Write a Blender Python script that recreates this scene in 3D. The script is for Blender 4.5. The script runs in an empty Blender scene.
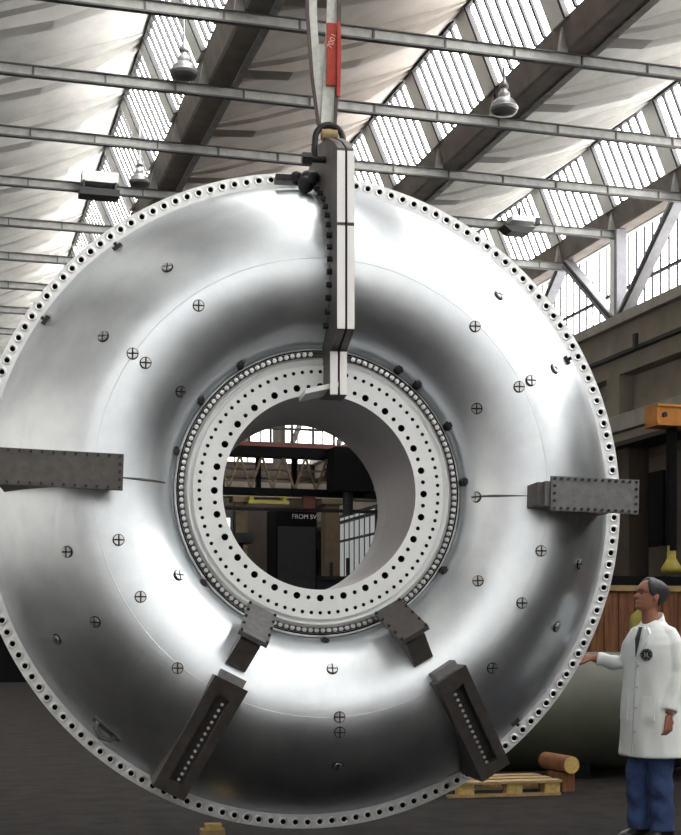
import bpy, bmesh, math, random
from mathutils import Vector, Matrix, Euler, Quaternion
random.seed(7)
PI = math.pi
scn = bpy.context.scene
col = scn.collection

# ------------------------------------------------------------------ camera
CAMZ = 1.366
YAW = math.atan(400 / 1380)
cam_d = bpy.data.cameras.new('camera')
cam = bpy.data.objects.new('camera', cam_d); col.objects.link(cam)
cam.location = (0, 0, CAMZ)
cam.rotation_euler = (PI / 2, 0, -YAW)
cam_d.sensor_fit = 'HORIZONTAL'; cam_d.sensor_width = 36.0
cam_d.lens = 1380 / 681 * 36.0
cam_d.shift_y = 217.5 / 681
cam_d.clip_end = 300
scn.camera = cam

# ------------------------------------------------------------------ world, exposure
w = bpy.data.worlds.new('world'); scn.world = w; w.use_nodes = True
w.node_tree.nodes['Background'].inputs[0].default_value = (0.85, 0.92, 1.0, 1)
w.node_tree.nodes['Background'].inputs[1].default_value = 1.0
vs = scn.view_settings
vs.view_transform = 'Standard'; vs.look = 'None'; vs.gamma = 1.0; vs.use_curve_mapping = False
vs.exposure = 0.62
SKYLIGHT = 12.0          # radiance of the daylit roof glazing
CLERESTORY = 5.0        # radiance of the daylit side glazing

# ------------------------------------------------------------------ materials
def mat(name, base, rough=0.6, metal=0.0, noise=0.0, scale=6.0, bump=0.0, bscale=40.0, base2=None, rvar=0.0, spec=0.5, stretch=None):
    m = bpy.data.materials.new(name); m.use_nodes = True
    nt = m.node_tree; b = nt.nodes['Principled BSDF']
    b.inputs['Base Color'].default_value = (*base, 1)
    b.inputs['Roughness'].default_value = rough
    b.inputs['Metallic'].default_value = metal
    b.inputs['Specular IOR Level'].default_value = spec
    tc = nt.nodes.new('ShaderNodeTexCoord')
    vec = tc.outputs['Object']
    if stretch:
        mp = nt.nodes.new('ShaderNodeMapping'); mp.inputs['Scale'].default_value = stretch
        nt.links.new(vec, mp.inputs['Vector']); vec = mp.outputs[0]
    if noise or base2:
        n = nt.nodes.new('ShaderNodeTexNoise'); n.inputs['Scale'].default_value = scale
        n.inputs['Detail'].default_value = 6; n.inputs['Roughness'].default_value = 0.62
        nt.links.new(vec, n.inputs['Vector'])
        cr = nt.nodes.new('ShaderNodeValToRGB')
        cr.color_ramp.elements[0].position = 0.3; cr.color_ramp.elements[1].position = 0.7
        b2 = base2 or tuple(c * (1 - noise) for c in base)
        cr.color_ramp.elements[0].color = (*b2, 1); cr.color_ramp.elements[1].color = (*base, 1)
        nt.links.new(n.outputs['Fac'], cr.inputs[0]); nt.links.new(cr.outputs[0], b.inputs['Base Color'])
        if rvar:
            mr = nt.nodes.new('ShaderNodeMapRange')
            mr.inputs[3].default_value = rough - rvar; mr.inputs[4].default_value = rough + rvar
            nt.links.new(n.outputs['Fac'], mr.inputs[0]); nt.links.new(mr.outputs[0], b.inputs['Roughness'])
    if bump:
        n2 = nt.nodes.new('ShaderNodeTexNoise'); n2.inputs['Scale'].default_value = bscale; n2.inputs['Detail'].default_value = 4
        nt.links.new(vec, n2.inputs['Vector'])
        bp = nt.nodes.new('ShaderNodeBump'); bp.inputs['Strength'].default_value = bump; bp.inputs['Distance'].default_value = 0.02
        nt.links.new(n2.outputs['Fac'], bp.inputs['Height']); nt.links.new(bp.outputs[0], b.inputs['Normal'])
    return m

def emit(name, colr, strength):
    m = bpy.data.materials.new(name); m.use_nodes = True
    nt = m.node_tree; b = nt.nodes['Principled BSDF']
    b.inputs['Base Color'].default_value = (0.8, 0.8, 0.8, 1)
    b.inputs['Roughness'].default_value = 0.2
    b.inputs['Emission Color'].default_value = (*colr, 1)
    b.inputs['Emission Strength'].default_value = strength
    return m

M = {}
M['alu'] = mat('brushed_shell_metal', (0.82, 0.865, 0.90), 0.38, 0.97, base2=(0.67, 0.715, 0.77), scale=3.2, rvar=0.08, bump=0.045, bscale=8)
M['flange'] = mat('machined_flange', (0.80, 0.82, 0.83), 0.42, 0.75, noise=0.12, scale=9)
M['ring'] = mat('machined_ring', (0.86, 0.88, 0.88), 0.45, 0.25, noise=0.08, scale=5)
M['bore'] = mat('bore_metal', (0.50, 0.49, 0.51), 0.5, 0.75, noise=0.1, scale=14)
M['washer'] = mat('spot_face', (0.86, 0.87, 0.87), 0.35, 0.8)
M['hole'] = mat('hole_dark', (0.012, 0.012, 0.013), 0.9, spec=0.1)
M['bracket'] = mat('bracket_paint', (0.115, 0.103, 0.098), 0.55, 0.2, noise=0.35, scale=18, bump=0.05)
M['bracket_pale'] = mat('bracket_grey_paint', (0.20, 0.20, 0.20), 0.5, 0.3, noise=0.35, scale=22, bump=0.05)
M['joint'] = mat('joint_flange_steel', (0.14, 0.125, 0.12), 0.5, 0.5, noise=0.45, scale=7)
M['white'] = mat('white_paint', (0.92, 0.91, 0.90), 0.5)
M['darksteel'] = mat('dark_steel', (0.035, 0.035, 0.038), 0.55, 0.4, noise=0.3, scale=20)
M['bolt'] = mat('bolt_steel', (0.62, 0.63, 0.64), 0.35, 0.9)
M['concrete'] = mat('ceiling_concrete', (0.43, 0.42, 0.40), 0.9, noise=0.28, scale=1.4, bump=0.1, bscale=12)
M['concrete_brown'] = mat('brown_concrete', (0.30, 0.265, 0.24), 0.9, noise=0.3, scale=1.4, bump=0.1, bscale=12)  # darker, browner concrete for the slab and ribs behind the sling
M['rafter'] = mat('rafter_paint', (0.84, 0.85, 0.83), 0.85, noise=0.08, scale=2)
M['beam'] = mat('beam_concrete', (0.20, 0.175, 0.155), 0.9, noise=0.35, scale=3.5, bump=0.1, bscale=25)
M['tie_edge'] = mat('tie_edge_steel', (0.10, 0.10, 0.10), 0.6, 0.3, noise=0.3, scale=5)
M['tie'] = mat('tie_steel', (0.36, 0.36, 0.35), 0.6, 0.3, noise=0.4, scale=5)
M['strut'] = mat('strut_steel', (0.30, 0.30, 0.33), 0.6, 0.3, noise=0.3, scale=4)
M['mullion'] = mat('mullion_iron', (0.03, 0.03, 0.032), 0.7)
M['glass'] = emit('daylit_glass', (1.0, 0.985, 0.95), SKYLIGHT)
M['glass_side'] = emit('daylit_side_glass', (1.0, 0.985, 0.95), CLERESTORY)
M['glass_gable'] = emit('daylit_gable_glass', (1.0, 0.985, 0.95), 1.3)
M['glass_far'] = emit('daylit_far_glass', (1.0, 0.98, 0.94), 1.6)
M['glass_dim'] = emit('dim_far_glass', (0.85, 0.9, 0.9), 0.22)
M['glass_dim'].node_tree.nodes['Principled BSDF'].inputs['Base Color'].default_value = (.08, .08, .08, 1)
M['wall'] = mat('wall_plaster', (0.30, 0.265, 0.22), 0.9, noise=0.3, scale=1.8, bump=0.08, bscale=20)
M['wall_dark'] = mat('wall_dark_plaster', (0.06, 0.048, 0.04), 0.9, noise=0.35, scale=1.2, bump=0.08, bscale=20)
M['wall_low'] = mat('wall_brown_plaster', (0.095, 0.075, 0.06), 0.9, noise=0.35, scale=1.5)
M['wall_pale'] = mat('wall_pale_plaster', (0.55, 0.53, 0.50), 0.9, noise=0.15, scale=1.0)
M['ledge'] = mat('ledge_concrete', (0.38, 0.355, 0.32), 0.85, noise=0.3, scale=3)
M['floor'] = mat('floor_asphalt', (0.028, 0.0245, 0.023), 0.9, base2=(0.008, 0.007, 0.007), scale=3.5, bump=0.25, bscale=60, spec=0.12)
M['orange'] = mat('orange_paint', (0.62, 0.24, 0.035), 0.5, noise=0.3, scale=9)
M['yellow'] = mat('yellow_paint', (0.42, 0.36, 0.06), 0.5, noise=0.25, scale=15)
M['tan'] = mat('tan_steel', (0.17, 0.12, 0.07), 0.7, noise=0.3, scale=4)
M['rust'] = mat('rust_red_paint', (0.20, 0.06, 0.045), 0.6, noise=0.3, scale=5)
M['black'] = mat('black_paint', (0.005, 0.005, 0.006), 0.8, spec=0.12)
M['wood'] = mat('crate_wood', (0.27, 0.115, 0.045), 0.8, base2=(0.10, 0.035, 0.018), scale=5, stretch=(5, 5, 0.6), bump=0.1)
M['timber'] = mat('pale_timber', (0.42, 0.29, 0.14), 0.8, noise=0.4, scale=14)
M['endgrain'] = mat('timber_end_grain', (0.72, 0.50, 0.17), 0.85, noise=0.5, scale=30)
M['tank'] = mat('tank_green_grey', (0.075, 0.08, 0.055), 0.55, 0.1, noise=0.3, scale=3)
M['sling'] = mat('sling_webbing', (0.74, 0.76, 0.72), 0.8, noise=0.25, scale=30)
M['sling_dark'] = mat('sling_dark_webbing', (0.13, 0.10, 0.10), 0.8, noise=0.3, scale=30)
M['red'] = mat('red_tag', (0.50, 0.045, 0.025), 0.6, noise=0.3, scale=25)
M['pale_ink'] = mat('pale_ink', (0.85, 0.45, 0.38), 0.7)
M['lamp'] = mat('lamp_enamel', (0.16, 0.16, 0.165), 0.4, 0.4, noise=0.2, scale=10)
M['lamp_mid'] = mat('lamp_mid_grey', (0.34, 0.34, 0.34), 0.4, 0.4)
M['lamp_pale'] = mat('lamp_pale', (0.6, 0.61, 0.6), 0.4, 0.2)
M['skin'] = mat('skin', (0.36, 0.15, 0.095), 0.55, noise=0.15, scale=30)
M['coat'] = mat('coat_cotton', (0.83, 0.87, 0.87), 0.9, noise=0.06, scale=12, bump=0.15, bscale=14)
M['coat_edge'] = mat('coat_seam', (0.55, 0.58, 0.60), 0.9)
M['jeans'] = mat('jeans_denim', (0.045, 0.085, 0.22), 0.9, base2=(0.018, 0.03, 0.085), scale=9, bump=0.25, bscale=18)
M['hair'] = mat('hair_dark', (0.012, 0.012, 0.014), 0.6, base2=(0.05, 0.055, 0.065), scale=60)
M['shoe'] = mat('shoe_leather', (0.012, 0.012, 0.013), 0.4)
M['badge'] = mat('badge_black', (0.01, 0.013, 0.015), 0.6)
M['badge_ink'] = mat('badge_ink', (0.30, 0.36, 0.36), 0.6)
M['shirt'] = mat('shirt_cloth', (0.70, 0.72, 0.70), 0.9)
M['tie_cloth'] = mat('necktie_cloth', (0.04, 0.05, 0.06), 0.8)
M['eye'] = mat('eye_dark', (0.06, 0.04, 0.035), 0.3)
M['bench'] = mat('bench_blue_black', (0.012, 0.014, 0.03), 0.6)
M['ink_white'] = mat('sign_white', (0.8, 0.8, 0.78), 0.6)

# ------------------------------------------------------------------ mesh helpers
class MB:
    def __init__(s): s.v = []; s.f = []; s.sm = []
    def add(s, vs_, fs, T=None, smooth=False):
        o = len(s.v)
        for p in vs_:
            p = Vector(p); s.v.append(tuple(T @ p if T else p))
        for f in fs: s.f.append(tuple(i + o for i in f)); s.sm.append(smooth)
        return s
    def box(s, x0, x1, y0, y1, z0, z1, T=None):
        v = [(x0, y0, z0), (x1, y0, z0), (x1, y1, z0), (x0, y1, z0), (x0, y0, z1), (x1, y0, z1), (x1, y1, z1), (x0, y1, z1)]
        return s.add(v, [(0, 3, 2, 1), (4, 5, 6, 7), (0, 1, 5, 4), (1, 2, 6, 5), (2, 3, 7, 6), (3, 0, 4, 7)], T)
    def prism(s, poly, a, b, axis='y', T=None):
        """poly = list of 2-D points in the plane across axis; extruded a..b"""
        def P(p, t):
            return {'y': (p[0], t, p[1]), 'x': (t, p[0], p[1]), 'z': (p[0], p[1], t)}[axis]
        n = len(poly)
        v = [P(p, a) for p in poly] + [P(p, b) for p in poly]
        f = [tuple(range(n)), tuple(range(2 * n - 1, n - 1, -1))]
        f += [(i, i + n, (i + 1) % n + n, (i + 1) % n) for i in range(n)]
        return s.add(v, f, T)
    def cyl(s, a, b, r0, r1=None, n=12, cap=True, smooth=True):
        a = Vector(a); b = Vector(b); r1 = r0 if r1 is None else r1
        q = (b - a).to_track_quat('Z', 'Y')
        v = []
        for p, r in ((a, r0), (b, r1)):
            for i in range(n):
                t = 2 * PI * i / n
                v.append(p + q @ Vector((r * math.cos(t), r * math.sin(t), 0)))
        s.add(v, [(i, (i + 1) % n, (i + 1) % n + n, i + n) for i in range(n)], smooth=smooth)
        if cap: s.add(v, [tuple(range(n - 1, -1, -1)), tuple(range(n, 2 * n))])
        return s
    def bar(s, a, b, wx, wy, up=(0, 0, 1)):
        """rectangular bar from a to b, wx across, wy along 'up'"""
        a = Vector(a); b = Vector(b); d = (b - a); L = d.length; d.normalize()
        up = Vector(up); x = d.cross(up)
        if x.length < 1e-6: x = d.cross(Vector((1, 0, 0)))
        x.normalize(); y = x.cross(d)
        T = Matrix((( x.x, d.x, y.x, a.x), (x.y, d.y, y.y, a.y), (x.z, d.z, y.z, a.z), (0, 0, 0, 1)))
        return s.box(-wx / 2, wx / 2, 0, L, -wy / 2, wy / 2, T)
    def rings(s, rings, close=True, caps=True, smooth=True):
        n = len(rings[0]); o = []
        for r in rings: o += [tuple(p) for p in r]
        f = []
        for k in range(len(rings) - 1):
            for i in range(n if close else n - 1):
                j = (i + 1) % n
                f.append((k * n + i, k * n + j, (k + 1) * n + j, (k + 1) * n + i))
        s.add(o, f, smooth=smooth)
        if caps and close:
            m = len(rings) - 1
            s.add(o, [tuple(range(n - 1, -1, -1)), tuple(m * n + i for i in range(n))])
        return s
    def tube(s, pts, rad, n=10):
        pts = [Vector(p) for p in pts]
        rad = rad if isinstance(rad, (list, tuple)) else [rad] * len(pts)
        R = []; prev = None
        for i, p in enumerate(pts):
            d = (pts[min(i + 1, len(pts) - 1)] - pts[max(i - 1, 0)]).normalized()
            if prev is None:
                x = d.orthogonal().normalized()
            else:
                x = (prev - d * prev.dot(d)).normalized()
            prev = x; y = d.cross(x)
            R.append([p + (x * math.cos(2 * PI * k / n) + y * math.sin(2 * PI * k / n)) * rad[i] for k in range(n)])
        return s.rings(R)
    def ball(s, c, rx, ry=None, rz=None, T=None, nu=14, nv=9):
        ry = rx if ry is None else ry; rz = rx if rz is None else rz
        R = []
        for j in range(nv + 1):
            t = -PI / 2 + PI * (0.03 + 0.94 * j / nv)
            R.append([(T or Matrix()) @ Vector((c[0] + rx * math.cos(t) * math.cos(2 * PI * i / nu), c[1] + ry * math.cos(t) * math.sin(2 * PI * i / nu), c[2] + rz * math.sin(t))) for i in range(nu)])
        return s.rings(R)
    def mesh(s, name):
        me = bpy.data.meshes.new(name); me.from_pydata(s.v, [], s.f); me.update()
        bm = bmesh.new(); bm.from_mesh(me)
        bmesh.ops.recalc_face_normals(bm, faces=bm.faces); bm.to_mesh(me); bm.free()
        for p, k in zip(me.polygons, s.sm): p.use_smooth = k
        return me
    def build(s, name, m, parent=None, T=None):
        me = s.mesh(name); me.materials.append(M[m])
        o = bpy.data.objects.new(name, me); col.objects.link(o)
        if parent: o.parent = parent
        if T is not None: o.matrix_local = T
        return o

def tag(o, label=None, cat=None, group=None, kind=None):
    if label: o['label'] = label
    if cat: o['category'] = cat
    if group: o['group'] = group
    if kind: o['kind'] = kind
    return o
def empty(name, loc=(0, 0, 0), rz=0.0):
    o = bpy.data.objects.new(name, None); col.objects.link(o)
    o.location = loc; o.rotation_euler = (0, 0, rz); o.empty_display_size = 0.2
    return o
def share(name, me, parent, T):
    o = bpy.data.objects.new(name, me); col.objects.link(o); o.parent = parent; o.matrix_local = T
    return o
ORD = ['first', 'second', 'third', 'fourth', 'fifth', 'sixth', 'seventh', 'eighth', 'ninth', 'tenth', 'eleventh', 'twelfth']

# ------------------------------------------------------------------ hall shell
Y0, Y1 = -10.0, 44.0
BAY = 2.27
def YN(n): return 18.35 + BAY * n
tag(MB().box(-9.2, 12.9, Y0, Y1, -0.2, 0).build('floor', 'floor'), 'dark worn asphalt factory floor', 'floor', kind='structure')
tag(MB().box(-9.4, -9.2, Y0, Y1, 0, 10.4).build('wall_left', 'wall_pale'), 'pale plaster side wall of the hall', 'wall', kind='structure')
tag(MB().box(-9.4, 12.9, Y0 - 0.2, Y0, 0, 10.4).build('wall_back', 'wall_pale'), 'pale plaster wall closing the hall', 'wall', kind='structure')

gw_ = empty('window_9', (0, Y0, 0)); tag(gw_, 'tall gable window in the wall closing the hall, out of view', 'window', kind='structure')
for k in range(5):
    x0 = -7.0 + k * 3.4
    MB().box(x0, x0 + 2.9, .0, .06, 3.9, 9.7).build('window_frame', 'mullion', gw_)
    gp = MB()
    for a in range(5):
        for b_ in range(6):
            gp.box(x0 + .08 + a * .56, x0 + .08 + a * .56 + .50, .06, .08, 4.0 + b_ * .95, 4.0 + b_ * .95 + .87)
    tag(gp.build('pane_grid', 'glass_gable', gw_), kind='stuff')

# roof: valley beams, slabs with ribs, glazing bands
XB = [-9.0, -4.8, -0.6, 3.6, 7.8, 12.0]
ZG, ZB, ZR = 9.166, 8.79, 10.226
beam_lab = {3: 'brown concrete valley beam running back left of the lifting sling', 4: 'brown concrete valley beam running back right of the lifting sling', 5: 'brown concrete valley beam carried on the steel column and struts'}
for i, xb in enumerate(XB):
    mb = MB()
    mb.prism([(xb - .22, ZG), (xb - .14, ZB + .03), (xb - .11, ZB), (xb + .25, ZB), (xb + .32, ZB + .20), (xb + .32, ZG + .1), (xb - .15, ZG + .1)], Y0, Y1)
    o = mb.build('valley_beam', 'beam')
    tag(o, beam_lab.get(i, 'brown concrete valley beam on the left side of the hall out of view'), 'beam', kind='structure')
    # bottom flange strips
    MB().prism([(xb + .17, ZB - .015), (xb + .27, ZB - .015), (xb + .27, ZB + .02), (xb + .17, ZB + .02)], Y0, Y1).build('bottom_lip', 'tie', o)
ns = list(range(-12, 12))
slab_lab = ['', '', 'pale ribbed concrete roof slab at upper left', 'ribbed concrete roof slab behind the lifting sling', 'pale ribbed concrete roof slab at upper right', '']
for i, xb in enumerate(XB[:-1]):
    xa, za = xb + .28, ZB + .18
    xr, zr = xb + 4.2 - .67, ZR + .02
    d = Vector((xr - xa, zr - za)).normalized(); nrm = Vector((-d.y, d.x))
    t = .14
    o = MB().prism([(xa, za), (xr, zr), (xr + nrm.x * t, zr + nrm.y * t), (xa + nrm.x * t, za + nrm.y * t)], Y0, Y1).build('ceiling', 'concrete_brown' if i == 3 else 'concrete')
    tag(o, slab_lab[i] or 'pale ribbed concrete roof slab out of view', 'roof slab', kind='structure')
    rib = None
    for n in ns:
        if rib is None:
            m2 = MB()
            def rp_(t, dn): return (xa + (xr - xa) * t - nrm.x * dn, za + (zr - za) * t - nrm.y * dn)
            m2.prism([rp_(0, 0), rp_(.2, .22), rp_(.5, .30), rp_(.75, .24), rp_(.93, .08), rp_(1, .02), rp_(1, 0)], -.15, .15)
            m2.prism([rp_(0, 0), rp_(.2, .09), rp_(.5, .13), rp_(.75, .10), rp_(.95, .02), rp_(1, 0)], -.34, .34)
            me = m2.mesh('rib'); me.materials.append(M['concrete_brown' if i == 3 else 'concrete']); rib = me
        share('rib', rib, o, Matrix.Translation((0, YN(n), 0)))

win_lab = {3: 'slanted roof glazing band left of the lifting sling', 4: 'slanted roof glazing band right of the lifting sling', 5: 'slanted roof glazing band above the right wall'}
NP = 7
for i, xb in enumerate(XB):
    if i == 0: continue
    wo = empty('window_%d' % i, (xb, 0, ZG)); tag(wo, win_lab.get(i, 'slanted roof glazing band out of view on the left side'), 'window', kind='structure')
    b = Vector((-.21, 0, 0)); tp = Vector((-.67, 0, ZR - ZG))
    d = (tp - b); L = d.length; d.normalize()
    T0 = Matrix(((0, d.x, -d.z, b.x), (1, 0, 0, 0), (0, d.z, d.x, b.z), (0, 0, 0, 1)))   # local x->world Y, y->up the glass, z->normal
    # T0 maps (x,y,z): x along hall, y up slope, z inward (left-down)
    RW = .40
    gw = BAY - RW; pw = gw / NP
    pane = MB().box(0.015, pw - .015, 0, L, -.006, .006).mesh('pane'); pane.materials.append(M['glass'])
    mul = MB().box(-.026, .026, 0, L, -.035, .045).mesh('mullion'); mul.materials.append(M['mullion'])
    raf = MB().box(-RW / 2, RW / 2, -.02, L + .05, -.05, .07).mesh('rafter'); raf.materials.append(M['rafter'])
    edge = MB().box(-.025, .025, -.02, L, -.02, .08).mesh('rafter_edge'); edge.materials.append(M['mullion'])
    rest_p, rest_m = MB(), MB()
    for n in ns:
        y = YN(n)
        share('rafter', raf, wo, Matrix.Translation((0, y, 0)) @ T0)
        if i >= 3 and -2 <= n <= 5:
            share('rafter_edge', edge, wo, Matrix.Translation((0, y - RW / 2 - .02, 0)) @ T0)
        for k in range(NP):
            Tp = Matrix.Translation((0, y + RW / 2 + k * pw, 0)) @ T0
            if i >= 3 and -2 <= n <= 3:
                share('pane', pane, wo, Tp)
                share('mullion', mul, wo, Tp)
            else:
                rest_p.box(0.015, pw - .015, 0, L, -.006, .006, Tp)
                rest_m.box(-.024, .024, 0, L, -.035, .045, Tp)
    tag(rest_p.build('pane_row', 'glass', wo), kind='stuff')
    tag(rest_m.build('mullion_row', 'mullion', wo), kind='stuff')
    MB().box(-.72, -.60, Y0, Y1, ZR - ZG - .05, ZR - ZG + .12).build('ridge_rail', 'mullion', wo)

# tie beams across the hall
ZT = CAMZ + 7.33
for n in range(-11, 8):
    y = YN(n)
    t = empty('tie_beam', (0, y, ZT))
    vis = n + 1
    lab = ('grey steel channel tie beam across the hall, %s from the camera' % ORD[vis]) if 0 <= vis < 12 else 'grey steel channel tie beam across the hall above the camera, out of view'
    tag(t, lab, 'tie beam', 'tie beams across the hall', 'structure')
    MB().box(-9.2, 12.0, -.012, .012, -.065, .065).build('web', 'tie', t)
    MB().box(-9.2, 12.0, -.04, .03, .06, .074).build('top_flange', 'tie_edge', t)
    MB().box(-9.2, 12.0, -.045, .03, -.082, -.06).build('bottom_flange', 'tie_edge', t)
    st = MB().box(-.010, .010, -.03, 0, -.065, .065).mesh('stiffener'); st.materials.append(M['tie_edge'])
    for k in range(14 if n >= -1 else 0):
        share('stiffener', st, t, Matrix.Translation((-.7 + k * .93 + .1 * (n % 3), 0, 0)))
    # gusset hangers to the valley beams
    for xb in XB[3:]:
        if n >= -1:
            MB().prism([(xb - .26, .07), (xb - .20, ZG - ZT - .02), (xb - .12, ZG - ZT - .25), (xb - .14, .07)], -.04, .04).build('hanger', 'tie', t)

# right wall -------------------------------------------------------
wr = MB()
wr.box(12.35, 12.6, Y0, Y1, 0, 6.95)
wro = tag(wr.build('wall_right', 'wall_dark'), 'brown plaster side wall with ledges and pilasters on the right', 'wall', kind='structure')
MB().box(11.72, 12.6, Y0, Y1, 6.97, 7.15).build('top_ledge', 'ledge', wro)
MB().box(11.86, 12.35, Y0, Y1, 6.46, 6.97).build('upper_band', 'wall', wro)
MB().box(11.74, 12.35, Y0, Y1, 6.40, 6.46).build('crane_rail', 'darksteel', wro)
MB().box(11.86, 12.35, Y0, Y1, 6.10, 6.40).build('middle_band', 'wall', wro)
MB().box(12.15, 12.35, Y0, Y1, 5.36, 6.10).build('recess_panel', 'wall', wro)
MB().box(11.80, 12.35, Y0, Y1, 5.06, 5.36).build('lower_ledge', 'ledge', wro)
MB().box(11.88, 12.35, Y0, Y1, 4.84, 5.04).build('lower_band', 'wall', wro)
MB().box(11.70, 12.35, Y0, Y1, 4.76, 4.84).build('lower_rail', 'darksteel', wro)
for k in range(-3, 6):
    yy = 22.95 + k * 4.54
    MB().box(11.86, 12.16, yy - .25, yy + .25, 5.36, 6.10).build('pilaster', 'wall', wro)
    MB().box(11.95, 12.36, yy - .45, yy + .45, 0, 4.76).build('lower_pilaster', 'wall_low', wro)
    MB().box(11.90, 11.96, yy - 1.75, yy - 1.25, 2.9, 4.2).build('niche_panel', 'black', wro)
    MB().box(12.1, 12.36, yy - 2.6, yy - 0.9, 0, 4.5).build('wall_panel', 'wall_low', wro)
    for q in (-1.1, 1.1):
        MB().box(11.70, 11.76, yy + q - .05, yy + q + .05, 6.40, 6.66).build('rail_clip', 'darksteel', wro)

# clerestory glazing above the right wall
cw = empty('window_6', (12.55, 0, 7.15)); tag(cw, 'upright clerestory glazing above the right wall ledge', 'window', kind='structure')
PW = .30
pane = MB().box(-.006, .006, .015, PW - .015, 0, 2.4).mesh('pane'); pane.materials.append(M['glass_side'])
mul = MB().box(-.03, .02, -.02, .02, 0, 2.4).mesh('mullion'); mul.materials.append(M['mullion'])
rp, rm = MB(), MB()
k = 0
while Y0 + k * PW < Y1:
    y = Y0 + k * PW; k += 1
    if 17.0 < y < 30.0:
        share('pane', pane, cw, Matrix.Translation((0, y, 0))); share('mullion', mul, cw, Matrix.Translation((0, y, 0)))
    else:
        rp.box(-.006, .006, y + .015, y + PW - .015, 0, 2.4); rm.box(-.02, .02, y - .012, y + .012, 0, 2.4)
tag(rp.build('pane_row', 'glass_side', cw), kind='stuff'); tag(rm.build('mullion_row', 'mullion', cw), kind='stuff')
MB().box(-.05, .02, Y0, Y1, .78, .84).build('transom', 'mullion', cw)

# columns with raking struts
for n in (-2, 0, 2, 4, 6):
    y = YN(n)
    c = empty('steel_column', (12.0, y, 7.15))
    tag(c, {2: 'grey steel column with two raking struts under the valley beam at right', 4: 'grey steel column with raking struts half hidden by the casing rim'}.get(n, 'grey steel column with raking struts further along the right wall, hidden'), 'column', 'columns on the right wall', 'structure')
    MB().box(-.16, .04, -.13, -.02, 0, ZB - 7.15 - .02).build('post', 'strut', c)
    MB().box(-.10, .04, .05, .26, 0, ZB - 7.15 - .02).build('post', 'rafter', c)
    for sgn in (-1, 1):
        MB().bar((-.05, sgn * .16, .03), (-.05, sgn * (BAY - .12), ZB - 7.15 - .06), .16, .20, (1, 0, 0)).build('strut', 'strut', c)
        MB().bar((-.15, sgn * .16 - .06, .03), (-.15, sgn * (BAY - .12) - .06, ZB - 7.15 - .06), .05, .05, (1, 0, 0)).build('strut_lip', 'darksteel', c)

# far end wall with bright windows
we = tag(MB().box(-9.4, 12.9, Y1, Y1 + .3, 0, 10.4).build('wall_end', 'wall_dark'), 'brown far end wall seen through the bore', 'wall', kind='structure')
for k, x in enumerate((6.6, 8.7, 10.8)):
    f = MB().box(x, x + 1.8, Y1 - .03, Y1, 6.95, 9.05).build('window_frame', 'mullion', we)
    for a in range(4):
        for b_ in range(3):
            MB().box(x + .06 + a * .43, x + .06 + a * .43 + .38, Y1 - .05, Y1 - .028, 7.0 + b_ * .68, 7.0 + b_ * .68 + .62).build('pane', 'glass_far', f)

# ------------------------------------------------------------------ the casing
CX, CY, CZ, PSI = 2.366, 8.991, 2.262, -0.12
casing = empty('turbine_casing', (CX, CY, 0.0), PSI)
tag(casing, 'huge ring-shaped polished metal casing hanging upright from a sling', 'machine casing')
def P3(R, a, d):                      # radius, clock angle (deg, clockwise from top), height towards the viewer
    a = math.radians(a)
    return Vector((R * math.sin(a), -d, CZ + R * math.cos(a)))
RC, DC, DI, RI = 1.40, .90, .56, .915
def prof(R):
    if R > RC:
        k = min(1, (R - RC) / .70); return .05 + (DC - .05) * (1 - k ** 2.2)
    k = min(1, (RC - R) / (RC - RI)); return DI + (DC - DI) * math.sqrt(max(0, 1 - k * k))
def frame(R, a, lift=0.0):
    """matrix on the shell: z = outward normal, x = tangential"""
    e = .004
    dp = (prof(min(R + e, 2.098)) - prof(max(R - e, RI + .004))) / (2 * e)
    ar = math.radians(a)
    rad = Vector((math.sin(ar), 0, math.cos(ar))); tan = Vector((math.cos(ar), 0, -math.sin(ar)))
    n = (Vector((0, -1, 0)) - rad * dp).normalized()
    y = n.cross(tan)
    p = P3(R, a, prof(R)) + n * lift
    return Matrix(((tan.x, y.x, n.x, p.x), (tan.y, y.y, n.y, p.y), (tan.z, y.z, n.z, p.z), (0, 0, 0, 1)))
# shell
NS = 216
pr = []
for k in range(25):
    r_ = 2.10 - .70 * k / 24; pr.append((r_, prof(r_)))
for k in range(1, 21):
    t = PI / 2 * k / 20; pr.append((RC - (RC - RI) * math.sin(t), DI + (DC - DI) * math.cos(t)))
pr.append((RI, .45))
mb = MB()
mb.rings([[P3(R, 360 * i / NS, d) for i in range(NS)] for R, d in pr], caps=False)
shell = mb.build('shell', 'alu', casing)
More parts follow.
